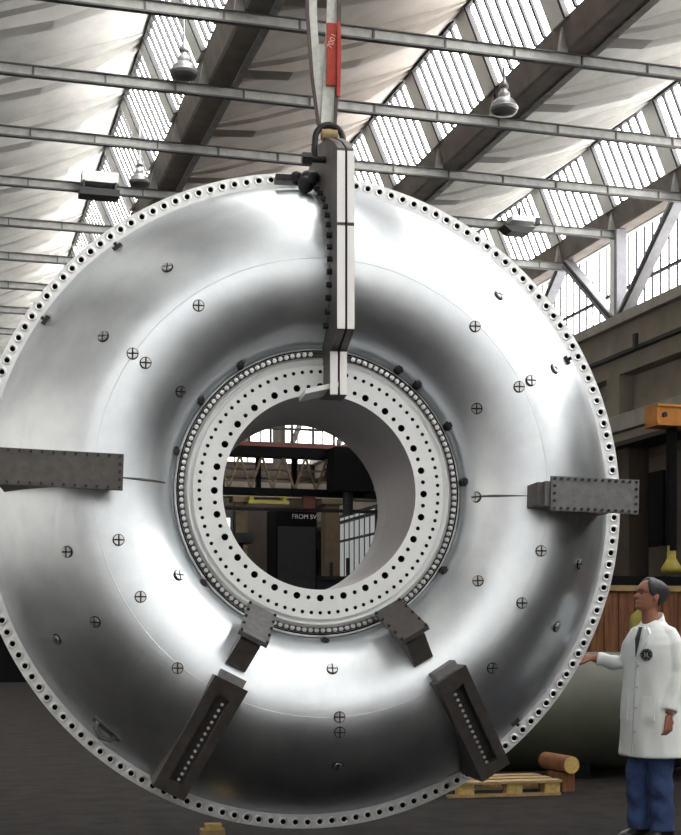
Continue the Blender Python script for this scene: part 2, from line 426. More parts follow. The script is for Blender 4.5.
# rim flange with real bolt holes
def hole_band(mb, R0, R1, n, rh, dtop, depth, off=0.0, rrow=None):
    mbw, mbd = mb
    rm = rrow or (R0 + R1) / 2
    for i in range(n):
        a0 = 360 * (i - .5) / n + off; a1 = 360 * (i + .5) / n + off; am = (a0 + a1) / 2
        r = rh[i % len(rh)]
        am1, am3 = am - .25 * 360 / n, am + .25 * 360 / n
        outer = [P3(R0, a0, dtop), P3(R0, am, dtop), P3(R0, a1, dtop), P3(rm, a1, dtop), P3(R1, a1, dtop), P3(R1, am, dtop), P3(R1, a0, dtop), P3(rm, a0, dtop)]
        c = P3(rm, am, dtop)
        ar = math.radians(am); er = Vector((math.sin(ar), 0, math.cos(ar))); et = Vector((math.cos(ar), 0, -math.sin(ar)))
        inn = []
        for k in range(8):
            th = {0: (-1, -1), 1: (0, -1), 2: (1, -1), 3: (1, 0), 4: (1, 1), 5: (0, 1), 6: (-1, 1), 7: (-1, 0)}[k]
            v = Vector(th).normalized()
            inn.append(c + (et * v.x + er * v.y) * r)
        low = [p + Vector((0, depth, 0)) for p in inn]
        v = outer + inn
        f = [(k, (k + 1) % 8, (k + 1) % 8 + 8, k + 8) for k in range(8)]
        mbw.add(v, f)
        mbd.add(inn + low, [(k, (k + 1) % 8, (k + 1) % 8 + 8, k + 8) for k in range(8)] + [tuple(range(8, 16))])
NR = 164
a_, b_ = MB(), MB()
hole_band((a_, b_), 2.095, 2.19, NR, [.0175], .065, .05, rrow=2.148)
NR2 = NR
for R, d0, d1 in ((2.19, .065, -.05), (2.095, .065, .0)):
    a_.rings([[P3(R, 360 * i / NR2 - 180 / NR2, d) for i in range(NR2)] for d in (d0, d1)], caps=False)
a_.rings([[P3(R, 360 * i / NR2 - 180 / NR2, -.05) for i in range(NR2)] for R in (2.19, .655)], caps=False)
fl = a_.build('rim_flange', 'flange', casing)
b_.build('bolt_hole_row', 'hole', fl)['kind'] = 'stuff'
# spot faces round the rim holes
wv = MB()
K = 14
wv.rings([[(r * math.cos(2 * PI * i / K), r * math.sin(2 * PI * i / K), z) for i in range(K)] for r, z in ((.0325, 0), (.0315, .006), (.019, .006), (.0175, 0))], caps=False)
wme = wv.mesh('spot_face'); wme.materials.append(M['washer'])
for i in range(NR):
    a = 360 * i / NR
    if -1 < ((a + 180) % 360 - 180) < 6.0: continue
    p = P3(2.148, a, .0655)
    share('spot_face', wme, casing, Matrix.Translation(p) @ Matrix.Rotation(PI / 2, 4, 'X'))
# inner ring with its hole rows
DR = .64
RS = 1.0
a_, b_ = MB(), MB()
hole_band((a_, b_), .612, .706, 56, [.0225, .0135], DR, .08, rrow=.664)
hole_band((a_, b_), .706, .795, 84, [.012], DR, .05, rrow=.757)
NI = 168
a_.rings([[P3(R, 360 * i / NI, d) for i in range(NI)] for R, d in (((.795 * RS), DR), (.80 * RS, DR - .004), (.803 * RS, DR - .03), (.815 * RS, DR - .032), (.822 * RS, DR - .012), (.832 * RS, DR - .010), (.835 * RS, DR - .035), (.905 * RS, DR - .037), (.912 * RS, DR - .05), (.912 * RS, .4))], caps=False)
ring = a_.build('inner_ring', 'ring', casing)
b_.build('bolt_hole_row', 'hole', ring)['kind'] = 'stuff'
br = MB()
for i in range(140):
    a = 360 * (i + .5) / 140
    if abs((a + 180) % 360 - 180 - 6) < 8: continue
    p = P3(.868 * RS, a, DR - .037)
    br.cyl(p, p + Vector((0, -.03, 0)), .0145, n=6, smooth=False)
    br.cyl(p + Vector((0, -.03, 0)), p + Vector((0, -.045, 0)), .006, n=6, smooth=False)
tag(br.build('bolt_row', 'bolt', ring), kind='stuff')
gv = MB()
gv.rings([[P3(R, 360 * i / NI, d) for i in range(NI)] for R, d in ((.850, DR - .036), (.886, DR - .036), (.886, DR - .033), (.850, DR - .033))], caps=False)
gv.build('groove', 'bracket', ring)
gv = MB()
gv.rings([[P3(R, 360 * i / NI, d) for i in range(NI)] for R, d in ((.889 * RS, DR - .0365), (.897 * RS, DR - .0365), (.897 * RS, DR - .030), (.889 * RS, DR - .030))], caps=False)
gv.build('gasket', 'hole', ring)
# bore
bo = MB()
bo.rings([[P3(R, 360 * i / 112, d) for i in range(112)] for R, d in ((.612, DR), (.612, .2), (.612, -.3), (.612, -.64), (.66, -.64), (.66, -.05))], caps=False)
bo.build('bore_liner', 'bore', casing)

# joint flange at the top: two plates, clamped
PXC = .070
poly = [(2.25, -.05), (2.26, .40), (2.19, .75), (2.06, 1.05), (1.97, 1.20), (.90, 1.20), (.83, .93), (.56, .93), (.56, .75), (.615, .45), (.615, -.05)]
def plate(x0, x1):
    mb = MB()
    n = len(poly)
    v = [(x0, -d, CZ + R) for R, d in poly] + [(x1, -d, CZ + R) for R, d in poly]
    mb.add(v, [tuple(range(n)), tuple(range(2 * n - 1, n - 1, -1))] + [(i, (i + 1) % n, (i + 1) % n + n, i + n) for i in range(n)])
    return mb.build('joint_flange', 'joint', casing)
pl = plate(PXC - .050, PXC - .006); pr_ = plate(PXC + .006, PXC + .050)
MB().box(PXC - .006, PXC + .006, -1.19, 0, CZ + .90, CZ + 1.96).build('joint_gasket', 'hole', casing)
for par, x0, x1 in ((pl, PXC - .053, PXC - .007), (pr_, PXC + .007, PXC + .049)):
    for r0, r1, d in ((1.53, 1.95, 1.20), (.905, 1.51, 1.20), (.565, .825, .93)):
        MB().box(x0, x1, -d - .012, -d + .002, CZ + r0, CZ + r1).build('edge_strip', 'white', par)
# bolts on the flange side, following the shell
bm_ = MB().cyl((0, 0, 0), (0, 0, .03), .018, n=6, smooth=False).mesh('bolt'); bm_.materials.append(M['darksteel'])
for k in range(15):
    R = 1.0 + k * .074
    d = prof(R) + .09
    for sx, x in ((-1, PXC - .050), (1, PXC + .050)):
        share('bolt', bm_, pl if sx < 0 else pr_, Matrix.Translation((x, -d, CZ + R)) @ Matrix.Rotation(sx * PI / 2, 4, 'Y'))
# lower closing web under the joint at the bore
MB().prism([(PXC - .20, CZ + .60), (PXC + .05, CZ + .66), (PXC + .05, CZ + .63), (PXC - .20, CZ + .57)], -.90, -.60).build('joint_foot', 'ring', casing)
# black clamp lump beside the joint on the rim
lump = MB()
for p, r in (((-.06, -.42, 2.00), .055), ((-.04, -.36, 2.06), .05), ((-.10, -.26, 2.09), .045), ((-.02, -.50, 2.02), .04)):
    lump.ball((p[0], p[1], CZ + p[2]), r, nu=10, nv=6)
lump.box(-.24, -.04, -.30, -.2, CZ + 2.06, CZ + 2.10)
lump.build('clamp', 'darksteel', casing)

# studs
STUDS = [(1.631, -36.0), (1.331, -35.7), (1.606, -56.5), (1.404, -56.3), (1.312, -56.3), (1.054, -56.6), (1.602, -104.5), (1.294, -104.8), (1.039, -120.9), (1.306, -120.8), (1.61, -120.5), (1.864, -119.6), (1.418, -140.5), (1.106, 177.6), (1.399, 176.7), (1.491, 176.8), (1.706, 176.9), (1.518, 136.5), (1.378, 42.5), (1.377, 61.8), (1.465, 61.8), (1.678, 61.8), (1.096, 61.6), (0.985, 91.4), (1.405, 105.3), (1.715, 104.9), (1.118, 120.0), (1.415, 119.5), (1.729, 119.2), (1.667, 41.9)]
sd = MB().cyl((0, 0, -.012), (0, 0, .006), .036, n=16)
sme = sd.mesh('stud'); sme.materials.append(M['darksteel'])
sp = MB()
for q in range(4):
    a0 = PI / 2 * q + .16; a1 = PI / 2 * (q + 1) - .16
    pts = [(.007 * math.cos((a0 + a1) / 2), .007 * math.sin((a0 + a1) / 2))] + [(.030 * math.cos(a0 + (a1 - a0) * k / 5), .030 * math.sin(a0 + (a1 - a0) * k / 5)) for k in range(6)]
    sp.prism(pts, .004, .016, 'z')
spm = sp.mesh('plug_face'); spm.materials.append(M['bolt'])
for R, a in STUDS:
    o = share('stud', sme, casing, frame(R, a) @ Matrix.Rotation(math.radians(a), 4, 'Z'))
    share('plug_face', spm, o, Matrix())
nm = MB().cyl((0, 0, -.02), (0, 0, .045), .034, .030, n=8)
nm.cyl((0, 0, .045), (0, 0, .06), .018, n=8)
nme = nm.mesh('edge_nut'); nme.materials.append(M['darksteel'])
for a in (-75, -53.3, -32.7, 32.6, 42.0, 62.1, 85, 121.4, 178.2, -128):
    share('edge_nut', nme, casing, Matrix.Translation(P3(.94, a, .62)) @ Matrix.Rotation(PI / 2, 4, 'X'))
# small clips and lifting eyes near the rim
for R, a in ((2.03, -57), (2.02, -38.3), (1.86, 61.3), (2.02, 137.0), (1.99, -138.5)):
    T = frame(R, a)
    e = MB()
    if a < -100:
        e.tube([(-.075, 0, 0), (-.06, 0, .05), (0, 0, .075), (.06, 0, .05), (.075, 0, 0)], .016, 8)
        e.box(-.11, .11, -.035, .035, -.02, .012)
        e.build('lifting_eye', 'bracket_pale', casing, T)
    else:
        e.box(-.03, .03, -.02, .02, -.02, .02); e.cyl((0, 0, .02), (0, 0, .04), .012, n=8)
        e.build('clip', 'darksteel', casing, T)
# weld seams at three and nine o'clock
for a, r0, r1 in ((91.2, .97, 1.28), (-88, .97, 1.32)):
    s_ = MB(); R_ = []
    for k in range(12):
        R = r0 + (r1 - r0) * k / 11; T = frame(R, a, .001); wd = .012 * (1 - abs(k - 4) / 9)
        R_.append([T @ Vector((-wd, 0, -.01)), T @ Vector((wd, 0, -.01)), T @ Vector((wd * .6, 0, .002)), T @ Vector((-wd * .6, 0, .002))])
    s_.rings(R_); s_.build('weld_seam', 'bracket', casing)
for R in (1.40,):
    s_ = MB(); s_.rings([[frame(R, 360 * i / 180, z) @ Vector((0, q, 0)) for i in range(180)] for z, q in ((-.004, -.003), (.0012, -.002), (.0012, .002), (-.004, .003))], caps=False)
    s_.build('weld_seam', 'flange', casing)

# side feet at three and nine o'clock, leg frames below
def rad_T(a, R=0.0, d=0.0):
    """x = radial outward, y = tangential (clockwise), z = towards the viewer"""
    ar = math.radians(a)
    rad = Vector((math.sin(ar), 0, math.cos(ar))); tan = Vector((math.cos(ar), 0, -math.sin(ar))); n = Vector((0, -1, 0))
    p = P3(R, a, d)
    return Matrix(((rad.x, tan.x, n.x, p.x), (rad.y, tan.y, n.y, p.y), (rad.z, tan.z, n.z, p.z), (0, 0, 0, 1)))
hx = MB().cyl((0, 0, 0), (0, 0, .012), .0095, n=6, smooth=False).mesh('bolt'); hx.materials.append(M['darksteel'])
hxl = MB().cyl((0, 0, 0), (0, 0, .014), .0105, n=6, smooth=False).mesh('bolt'); hxl.materials.append(M['bolt'])
def stem_poly(r0, r1, top):
    n = 12
    return [(r0 + (r1 - r0) * k / n, prof(min(2.095, r0 + (r1 - r0) * k / n)) - .04) for k in range(n + 1)] + [(r1, top), (r0, top)]
FD = 1.13
for a, nm_, mt, r0, r1 in ((91.5, 'support_foot', 'bracket_pale', 1.34, 1.90), (-88.0, 'support_foot', 'bracket', 1.225, 2.02)):
    T = rad_T(a)
    ft = MB()
    ft.prism(stem_poly(r0 - .03 if a > 0 else r0 + .05, r1 - .07, FD), -.075, .075, 'y')
    # prism along 'y' uses (x, t, z) -> radial, tangential, forward
    st_ = ft.build('support_foot', mt, casing, T)
    if a > 0: MB().box(r0 - .07, r0, -.07, .07, .80, FD - .03).build('end_block', 'bracket', st_)
    fp = MB().box(r0, r1, -.105, .105, FD, FD + .025).build('cover_plate', mt, st_)
    L = r1 - r0; nb = 13
    for k in range(nb):
        for sy in (-.09, .09):
            share('bolt', hx, fp, Matrix.Translation((r0 + .02 + (L - .04) * k / (nb - 1), sy, FD + .025)))
    for sy in (-.045, 0, .045):
        share('bolt', hx, fp, Matrix.Translation((r0 + .02, sy, FD + .025))); share('bolt', hx, fp, Matrix.Translation((r1 - .02, sy, FD + .025)))
for a, r0, r1 in ((-153.2, 1.32, 2.10), (147.2, 1.35, 2.12)):
    T = rad_T(a)
    def ftop(R): return 1.13 - .50 * (R - 1.3) / .8
    def leg_poly(drop):
        n = 12
        return [(r0 + (r1 - r0) * k / n, min(prof(min(2.08, r0 + (r1 - r0) * k / n)), ftop(r0 + (r1 - r0) * k / n) - drop - .02) - .03) for k in range(n + 1)] + [(r1, ftop(r1) - drop), (r0, ftop(r0) - drop)]
    lf = MB().prism(leg_poly(.06), -.042, .042, 'y').build('leg_frame', 'bracket', casing, T)
    for sy0, sy1 in ((-.108, -.043), (.043, .108)):
        MB().prism(leg_poly(0), sy0, sy1, 'y').build('side_rail', 'bracket', lf)
    for q0, q1 in ((r0, r0 + .10), (r1 - .09, r1)):
        MB().prism([(q0, ftop(q0) - .25), (q1, ftop(q1) - .25), (q1, ftop(q1) - .002), (q0, ftop(q0) - .002)], -.043, .043, 'y').build('end_block', 'bracket', lf)
    MB().box(r0 - .05, r0, -.08, .08, .80, ftop(r0) - .07).build('end_cap', 'bracket_pale', lf)
    for k in range(14):
        R_ = r0 + .14 + k * .041
        share('bolt', hxl, lf, Matrix.Translation((R_, .018 if a > 0 else -.018, ftop(R_) - .06)))
# inner consoles: a sloping plate on a box stem
for a, mt in ((150.3, 'bracket'), (-153.0, 'bracket_pale')):
    T = rad_T(a)
    slope = math.atan2(.20, .40)
    m_ = MB()
    m_.prism([(.97, .70), (1.24, .78), (1.22, .92), (1.06, 1.04), (.93, .88)], -.065, .065, 'y')
    cs = m_.build('console', 'bracket', casing, T)
    Tp = Matrix.Translation((.915, 0, 1.13)) @ Matrix.Rotation(-PI / 2 + .42, 4, 'Y')
    # plate: local x runs forward-outward, z faces the axis
    dv = Vector((.20, 0, .36)).normalized(); nv = Vector((-dv.z, 0, dv.x)); c0 = Vector((.82, 0, .745))
    Tm = Matrix(((dv.x, 0, nv.x, c0.x), (dv.y, 1, nv.y, c0.y), (dv.z, 0, nv.z, c0.z), (0, 0, 0, 1)))
    pt = MB().box(0, .41, -.095, .095, -.03, 0).build('console_plate', mt, cs, Tm)
    for k in range(5):
        for sy in (-.085, .085):
            share('bolt', hx, pt, Matrix.Translation((.02 + k * .095, sy, 0)))

# ------------------------------------------------------------------ lifting gear
RT = Matrix.Translation((CX, CY, 0)) @ Matrix.Rotation(PSI, 4, 'Z')
def tor(x, d, R): return RT @ Vector((x, -d, CZ + R))
def strap(name, pts, wd, th, m, parent=None):
    mb = MB(); R = []
    for p, ww in zip(pts, wd):
        p = tor(*p); x = RT.to_3x3() @ Vector((1, 0, 0)); y = RT.to_3x3() @ Vector((0, 1, 0))
        R.append([p - x * ww / 2 - y * th, p + x * ww / 2 - y * th, p + x * ww / 2 + y * th, p - x * ww / 2 + y * th])
    mb.rings(R, smooth=False)
    return mb.build(name, m, parent)
sl = empty('lifting_sling', tor(.05, .8, 2.2)); tag(sl, 'pale webbing lifting sling with a red tag above the casing', 'sling')
bpy.context.view_layer.update()
def under(o):
    o.parent = sl; o.matrix_parent_inverse = sl.matrix_world.inverted(); return o
D0 = .70
under(strap('strap', [(-.075, D0, 3.60), (-.060, D0, 2.95), (-.035, D0, 2.60), (.0, D0 - .02, 2.27)], [.07, .06, .05, .04], .012, 'sling'))
under(strap('strap', [(-.108, D0 + .03, 3.60), (-.093, D0 + .03, 2.95), (-.065, D0 + .03, 2.57), (-.02, D0, 2.28)], [.022, .02, .018, .018], .012, 'sling_dark'))
under(strap('strap', [(.07, D0, 3.60), (.068, D0, 2.95), (.055, D0, 2.60), (.035, D0, 2.26)], [.06, .07, .09, .09], .014, 'sling'))
under(strap('strap', [(.10, D0 + .03, 3.60), (.104, D0 + .03, 2.95), (.095, D0 + .03, 2.55), (.08, D0 + .02, 2.26)], [.022, .022, .022, .018], .012, 'sling_dark'))
under(strap('strap', [(-.005, D0 - .04, 2.80), (.008, D0 - .04, 2.55), (.02, D0 - .04, 2.26)], [.05, .06, .05], .012, 'sling'))
tg = under(strap('red_tag', [(.058, D0 + .02, 2.91), (.058, D0 + .035, 2.70), (.054, D0 + .03, 2.52)], [.058, .060, .058], .012, 'red'))
under(strap('red_tag_side', [(.100, D0 + .045, 2.91), (.101, D0 + .05, 2.70), (.098, D0 + .045, 2.45)], [.02, .026, .02], .012, 'red'))
def text(body, size, T, m, name='lettering', parent=None, ext=.002):
    cu = bpy.data.curves.new(name, 'FONT'); cu.body = body; cu.size = size; cu.extrude = ext; cu.align_x = 'CENTER'; cu.align_y = 'CENTER'
    tmp = bpy.data.objects.new('tmp', cu); col.objects.link(tmp)
    bpy.context.view_layer.update()
    me = bpy.data.meshes.new_from_object(tmp.evaluated_get(bpy.context.evaluated_depsgraph_get()))
    bpy.data.objects.remove(tmp); bpy.data.curves.remove(cu)
    me.name = name; me.materials.clear(); me.materials.append(M[m])
    o = bpy.data.objects.new(name, me); col.objects.link(o); o.matrix_world = T
    if parent:
        bpy.context.view_layer.update()
        o.parent = parent; o.matrix_parent_inverse = parent.matrix_world.inverted()
    return o
Tt = RT @ Matrix.Translation((.058, -(D0 + .049), CZ + 2.79)) @ Matrix.Rotation(PI / 2, 4, 'X') @ Matrix.Rotation(PI / 2 - .35, 4, 'Z')
text('7001', .05, Tt, 'pale_ink', parent=tg)
# shackle
sh = MB()
bowpts = []
SX = .045
for k in range(13):
    t = PI * k / 12
    bowpts.append(tor(SX + .088 * math.cos(t), D0 + .02, 2.19 + .088 * math.sin(t)))
bowpts = [tor(SX + .098, D0 + .02, 2.05), tor(SX + .095, D0 + .02, 2.12)] + bowpts + [tor(SX - .095, D0 + .02, 2.12), tor(SX - .09, D0 + .02, 2.05)]
so = empty('bow_shackle', tor(SX, D0, 2.04)); tag(so, 'black bow shackle joining the sling to the casing', 'shackle')
bpy.context.view_layer.update()
def under2(o): o.parent = so; o.matrix_parent_inverse = so.matrix_world.inverted(); return o
under2(sh.tube(bowpts, .02, 10).build('bow', 'darksteel'))
pn = MB().cyl(tor(SX - .13, D0 + .02, 2.06), tor(SX + .14, D0 + .02, 2.06), .022, n=12).cyl(tor(SX - .17, D0 + .02, 2.06), tor(SX - .11, D0 + .02, 2.06), .04, n=6, smooth=False)
under2(pn.build('pin', 'darksteel'))
under2(MB().cyl(tor(SX - .05, D0 + .02, 2.215), tor(SX + .05, D0 + .02, 2.215), .035, n=16).build('spool', 'timber'))
# timber chock under the rim
ck = empty('timber_chock', (CX - .62, CY + .05, 0), PSI)
tag(ck, 'pale timber chock on the floor under the casing rim', 'timber block')
MB().box(-.09, .07, -.06, .08, 0, .075).build('timber', 'timber', ck)
MB().box(-.06, .05, -.05, .07, .075, .11).build('wedge', 'endgrain', ck)

# ------------------------------------------------------------------ lamps on the tie beams
def bell_lamp(x, y, z, lab, s=1.0):
    e = empty('pendant_lamp', (x, y, z)); tag(e, lab, 'lamp', 'bell lamps under the roof')
    def lathe(pts, m, name, par):
        mb = MB(); mb.rings([[(r * s * math.cos(2 * PI * i / 20), r * s * math.sin(2 * PI * i / 20), h * s) for i in range(20)] for r, h in pts]); return mb.build(name, m, par)
    sh_ = lathe([(.175, 0), (.185, .02), (.18, .05), (.165, .09), (.135, .135), (.10, .165), (.08, .18)], 'lamp', 'shade', e)
    lathe([(.186, .03), (.190, .035), (.190, .05), (.186, .055)], 'lamp_mid', 'rim_band', sh_)
    lathe([(.172, -.005), (.15, -.03), (.08, -.05), (.02, -.055)], 'lamp', 'lens', e)
    lathe([(.075, .175), (.08, .20), (.08, .24), (.05, .27), (.045, .30)], 'lamp_mid', 'housing', e)
    lathe([(.045, .30), (.06, .31), (.06, .35), (.03, .40), (.015, .46), (.012, 1.0)], 'lamp', 'stem', e)
    return e
bell_lamp(3.08, 18.05, 8.74, 'grey bell-shaped lamp at upper left beside the roof glazing')
ln_ = bell_lamp(7.19, 17.0, 8.32, 'grey bell-shaped lamp under the valley beam at upper right')
MB().box(0, .42, -.015, .015, .72, .75).build('arm', 'lamp', ln_)
bell_lamp(3.12, 22.55, 8.72, 'grey bell-shaped lamp next to the floodlight box above the casing rim', .95)
fb = empty('floodlight_box', (2.5, 22.70, 8.55)); tag(fb, 'pale floodlight box on a tie beam at upper left', 'floodlight')
MB().box(-.30, .28, -.14, .14, .16, .33).build('housing', 'lamp_pale', fb)
MB().box(-.34, .30, -.16, .16, -.06, .05).build('reflector', 'darksteel', fb)
MB().box(-.29, -.26, -.15, .15, .04, .17).build('hinge', 'darksteel', fb)
MB().box(.22, .25, -.15, .15, .04, .17).build('hinge', 'darksteel', fb)
fb = empty('floodlight_box', (9.92, 22.70, 8.55)); tag(fb, 'dark flat floodlight on a tie beam at upper right before the glazing', 'floodlight')
MB().box(-.22, .22, -.14, .14, .15, .24).build('housing', 'lamp_pale', fb)
MB().prism([(-.38, .05), (.22, .05), (.12, -.06), (-.24, -.06)], -.16, .16).build('reflector', 'darksteel', fb)
MB().cyl((-.02, 0, .24), (-.02, 0, .42), .02, n=8).build('stem', 'darksteel', fb)
MB().box(.28, .36, -.05, .05, .14, .26).build('ballast', 'darksteel', fb)

# ------------------------------------------------------------------ right-hand equipment
jb = empty('jib_crane', (7.97, 14.0, 3.74)); tag(jb, 'orange crane arm over a dark hanging pole at the right edge', 'crane')
MB().box(-.26, 3.98, -.14, .14, 0, .20).build('arm', 'orange', jb)
MB().box(-.26, 3.98, -.16, .16, .19, .22).build('arm_flange', 'orange', jb)
MB().box(-.26, 3.98, -.16, .16, -.02, .01).build('arm_flange', 'orange', jb)
MB().cyl((-.17, -.16, .1), (-.17, -.14, .1), .03, n=10).build('bolt', 'darksteel', jb)
MB().box(-.04, .04, -.05, .05, -1.42, 0).build('pole', 'black', jb)
hk = MB(); hk.rings([[(r * math.cos(2 * PI * i / 12), r * math.sin(2 * PI * i / 12), h) for i in range(12)] for r, h in ((.045, -1.36), (.05, -1.38), (.05, -1.50), (.07, -1.54), (.12, -1.62), (.11, -1.66), (.02, -1.68))])
hk.build('hook_block', 'yellow', jb)
# wooden crate
cr = empty('wooden_crate', (7.75, 13.75, 0)); tag(cr, 'tall brown boarded wooden crate behind the man', 'crate')
MB().box(-1.2, 1.2, -.55, .6, .0, 1.83).build('box', 'wood', cr)
x = -1.2; k = 0
while x < 1.15:
    wd = .15 + .04 * ((k * 7) % 3) / 2
    MB().box(x + .006, x + wd - .006, -.585 - .006 * (k % 2), -.552, .03, 1.82).build('board', 'wood', cr); x += wd; k += 1
MB().box(-1.23, 1.23, -.62, .62, 1.83, 1.89).build('lid_batten', 'timber', cr)
MB().box(-1.3, 1.3, -.60, .66, 1.89, 1.99).build('lid', 'black', cr)
# yellow drum in front of the crate, behind the head
dr = MB(); dr.rings([[(.11 * q * math.cos(2 * PI * i / 18), .16 * q * math.sin(2 * PI * i / 18), h) for i in range(18)] for q, h in ((.9, 0), (1, .03), (1, .3), (.9, .36), (.4, .42), (.35, .5), (.30, .52))])
# tank
tk = empty('horizontal_tank', (6.1, 12.35, 0), -.1); tag(tk, 'dark green-grey horizontal tank on the floor behind the casing', 'tank')
tm = MB(); tm.rings([[(x_, r * math.cos(2 * PI * i / 40), .62 + r * math.sin(2 * PI * i / 40)) for i in range(40)] for x_, r in ((-2.6, .2), (-2.5, .45), (-2.3, .56), (-2.1, .58), (.85, .58), (1.02, .55), (1.15, .44), (1.22, .2))])
tm.build('vessel', 'tank', tk)
for x_ in (-1.8, -.2):
    MB().box(x_ - .08, x_ + .08, -.4, .4, 0, .16).build('saddle', 'black', tk)
MB().tube([(.28, -.50, .98), (.33, -.60, .85), (.36, -.62, .72), (.38, -.62, .62)], .012, 6).build('chain', 'tan', tk)
MB().ball((.38, -.62, .60), .03).build('chain_end', 'tan', tk)
# pallet with logs
pa = empty('timber_pallet', (4.70, 11.1, 0), -.05); tag(pa, 'pale timber pallet on the floor beside the casing leg', 'pallet')
for y_ in (-.30, .22):
    MB().box(-.6, .40, y_, y_ + .09, 0, .022).build('runner', 'timber', pa)
    for x_ in (-.45, -.02, .32):
        MB().box(x_ - .07, x_ + .07, y_, y_ + .09, .022, .11).build('block', 'endgrain', pa)
for k in range(3):
    MB().box(-.6, .40, -.32 + k * .24, -.18 + k * .24, .11, .132).build('plank', 'timber', pa)
lg = empty('timber_log', (5.27, 11.0, 0), .05); tag(lg, 'short round log with a yellow sawn end by the pallet', 'log')
MB().box(-.06, .06, .02, .3, .0, .16).build('rest_block', 'wood', lg)
lb = MB().cyl((0, -.03, .235), (0, .45, .235), .077, n=18).build('trunk', 'wood', lg)
MB().cyl((0, -.036, .235), (0, -.028, .235), .074, n=18).build('sawn_end', 'endgrain', lb)
cn = empty('yellow_canister', (6.68, 12.30, 1.2)); tag(cn, 'yellow canister standing on the tank behind the man\'s chin', 'canister')
dr.build('body', 'yellow', cn)
MB().cyl((0, 0, .50), (0, 0, .55), .05, n=12).build('cap', 'black', cn)

# dark machine at far left
dm = empty('machine_bench', (3.2, 41.5, 0)); tag(dm, 'black machine bench on the floor at the far left', 'machine')
MB().box(-4.5, 1.6, -.5, .8, 0, 1.35).build('body', 'black', dm)
MB().box(-4.6, 1.7, -.6, .9, 1.35, 1.45).build('top', 'darksteel', dm)
MB().box(-1.2, -.4, -.2, .3, 1.45, 2.0).build('headstock', 'black', dm)

# ------------------------------------------------------------------ far hall seen through the bore
gc = empty('bridge_crane', (7.5, 30.0, 4.6)); tag(gc, 'dark latticed bridge crane girder with a black cab seen through the bore', 'crane')
MB().box(-16.7, 4.35, -.15, .15, .72, .95).build('top_chord', 'black', gc)
MB().box(-16.7, 4.35, -.15, .15, -.12, .03).build('bottom_chord', 'black', gc)
for k in range(14):
    x0 = -3.4 + k * .5
    MB().bar((x0, -.1, 0), (x0 + .25, -.1, .75), .04, .05).build('lattice_bar', 'tan', gc)
    MB().bar((x0 + .25, -.1, .75), (x0 + .5, -.1, 0), .04, .05).build('lattice_bar', 'tan', gc)
MB().box(-16.7, 4.35, .6, .8, .95, 1.15).build('walkway', 'rust', gc)
for k in range(12):
    MB().box(-3.3 + k * .5, -3.25 + k * .5, .62, .66, 1.15, 2.3).build('railing_post', 'mullion', gc)
for z in (1.45, 1.8, 2.15):
    MB().box(-3.4, 4.0, .61, .66, z, z + .05).build('rail', 'mullion', gc)
MB().box(.85, 1.75, -.75, -.15, -.05, .92).build('cab', 'black', gc)
MB().cyl((1.25, -.4, -.55), (1.25, -.4, -.05), .12, n=10).build('hoist', 'darksteel', gc)
MB().box(.32, .58, -.1, .1, -.40, -.12).build('hanger', 'rust', gc)
for z_, h_, y_ in ((.28, .05, .35), (.50, .04, .5), (-.38, .08, .9)):
    MB().box(-3.6, 4.3, y_, y_ + .08, z_, z_ + h_).build('brace', 'tan' if h_ < .07 else 'darksteel', gc)
for k in range(7):
    MB().box(-3.2 + k * .83, -3.1 + k * .83, .15, .30, -.1, .75).build('post', 'black', gc)
for k in range(5):
    MB().bar((-3.0 + k * 1.1, .9, 1.2), (-2.4 + k * 1.1, 1.0, 2.6), .10, .10).build('brace', 'tie', gc)
g2 = empty('crane_girder', (7.5, 27.5, 5.9)); tag(g2, 'dark plain crane girder crossing the top of the bore view', 'girder')
MB().box(-16.7, 4.35, -.2, .2, 0, .32).build('web', 'black', g2)
MB().box(-16.7, 4.35, -.3, .3, .30, .36).build('top_flange', 'tie', g2)
MB().box(-16.7, 4.35, -.3, .3, -.05, .0).build('bottom_flange', 'darksteel', g2)
MB().box(-.9, -.3, -.35, .1, .36, .62).build('trolley', 'tie', g2)
cb = empty('control_cabinet', (8.3, 33.0, 0)); tag(cb, 'tall black cabinet with white lettering seen through the bore', 'cabinet')
MB().box(-.50, .52, -.5, .5, 0, 4.42).build('body', 'black', cb)
MB().box(-.46, .48, -.53, -.5, .1, 4.0).build('door', 'darksteel', cb)
text('FROM SV', .155, Matrix.Translation((8.50, 32.49, 4.24)) @ Matrix.Rotation(PI / 2, 4, 'X'), 'ink_white', parent=cb)
pg = empty('switch_rack', (7.0, 34.5, 0)); tag(pg, 'low black switch rack with pipes at the left of the bore view', 'rack')
MB().box(-1.3, .35, -.3, .3, 0, 3.7).build('body', 'black', pg)
MB().box(-1.3, .6, -.35, .35, 3.7, 3.95).build('duct', 'darksteel', pg)
for k in range(4):
    MB().cyl((-.9 + k * .35, -.2, 3.9), (-.9 + k * .35, -.2, 4.5), .05, n=8).build('pipe', 'darksteel', pg)
lb_ = empty('work_bench', (9.6, 34.0, 0)); tag(lb_, 'dark blue work bench right of the black cabinet in the bore view', 'bench')
MB().box(-.7, 1.7, -.5, .5, 0, 2.75).build('body', 'bench', lb_)
MB().box(-.75, 1.75, -.55, .55, 2.75, 2.85).build('top', 'darksteel', lb_)
for k in range(5):
    MB().box(-.5 + k * .45, -.42 + k * .45, -.1, .0, 2.85, 3.1 + .12 * (k % 3)).build('tool', 'darksteel', lb_)
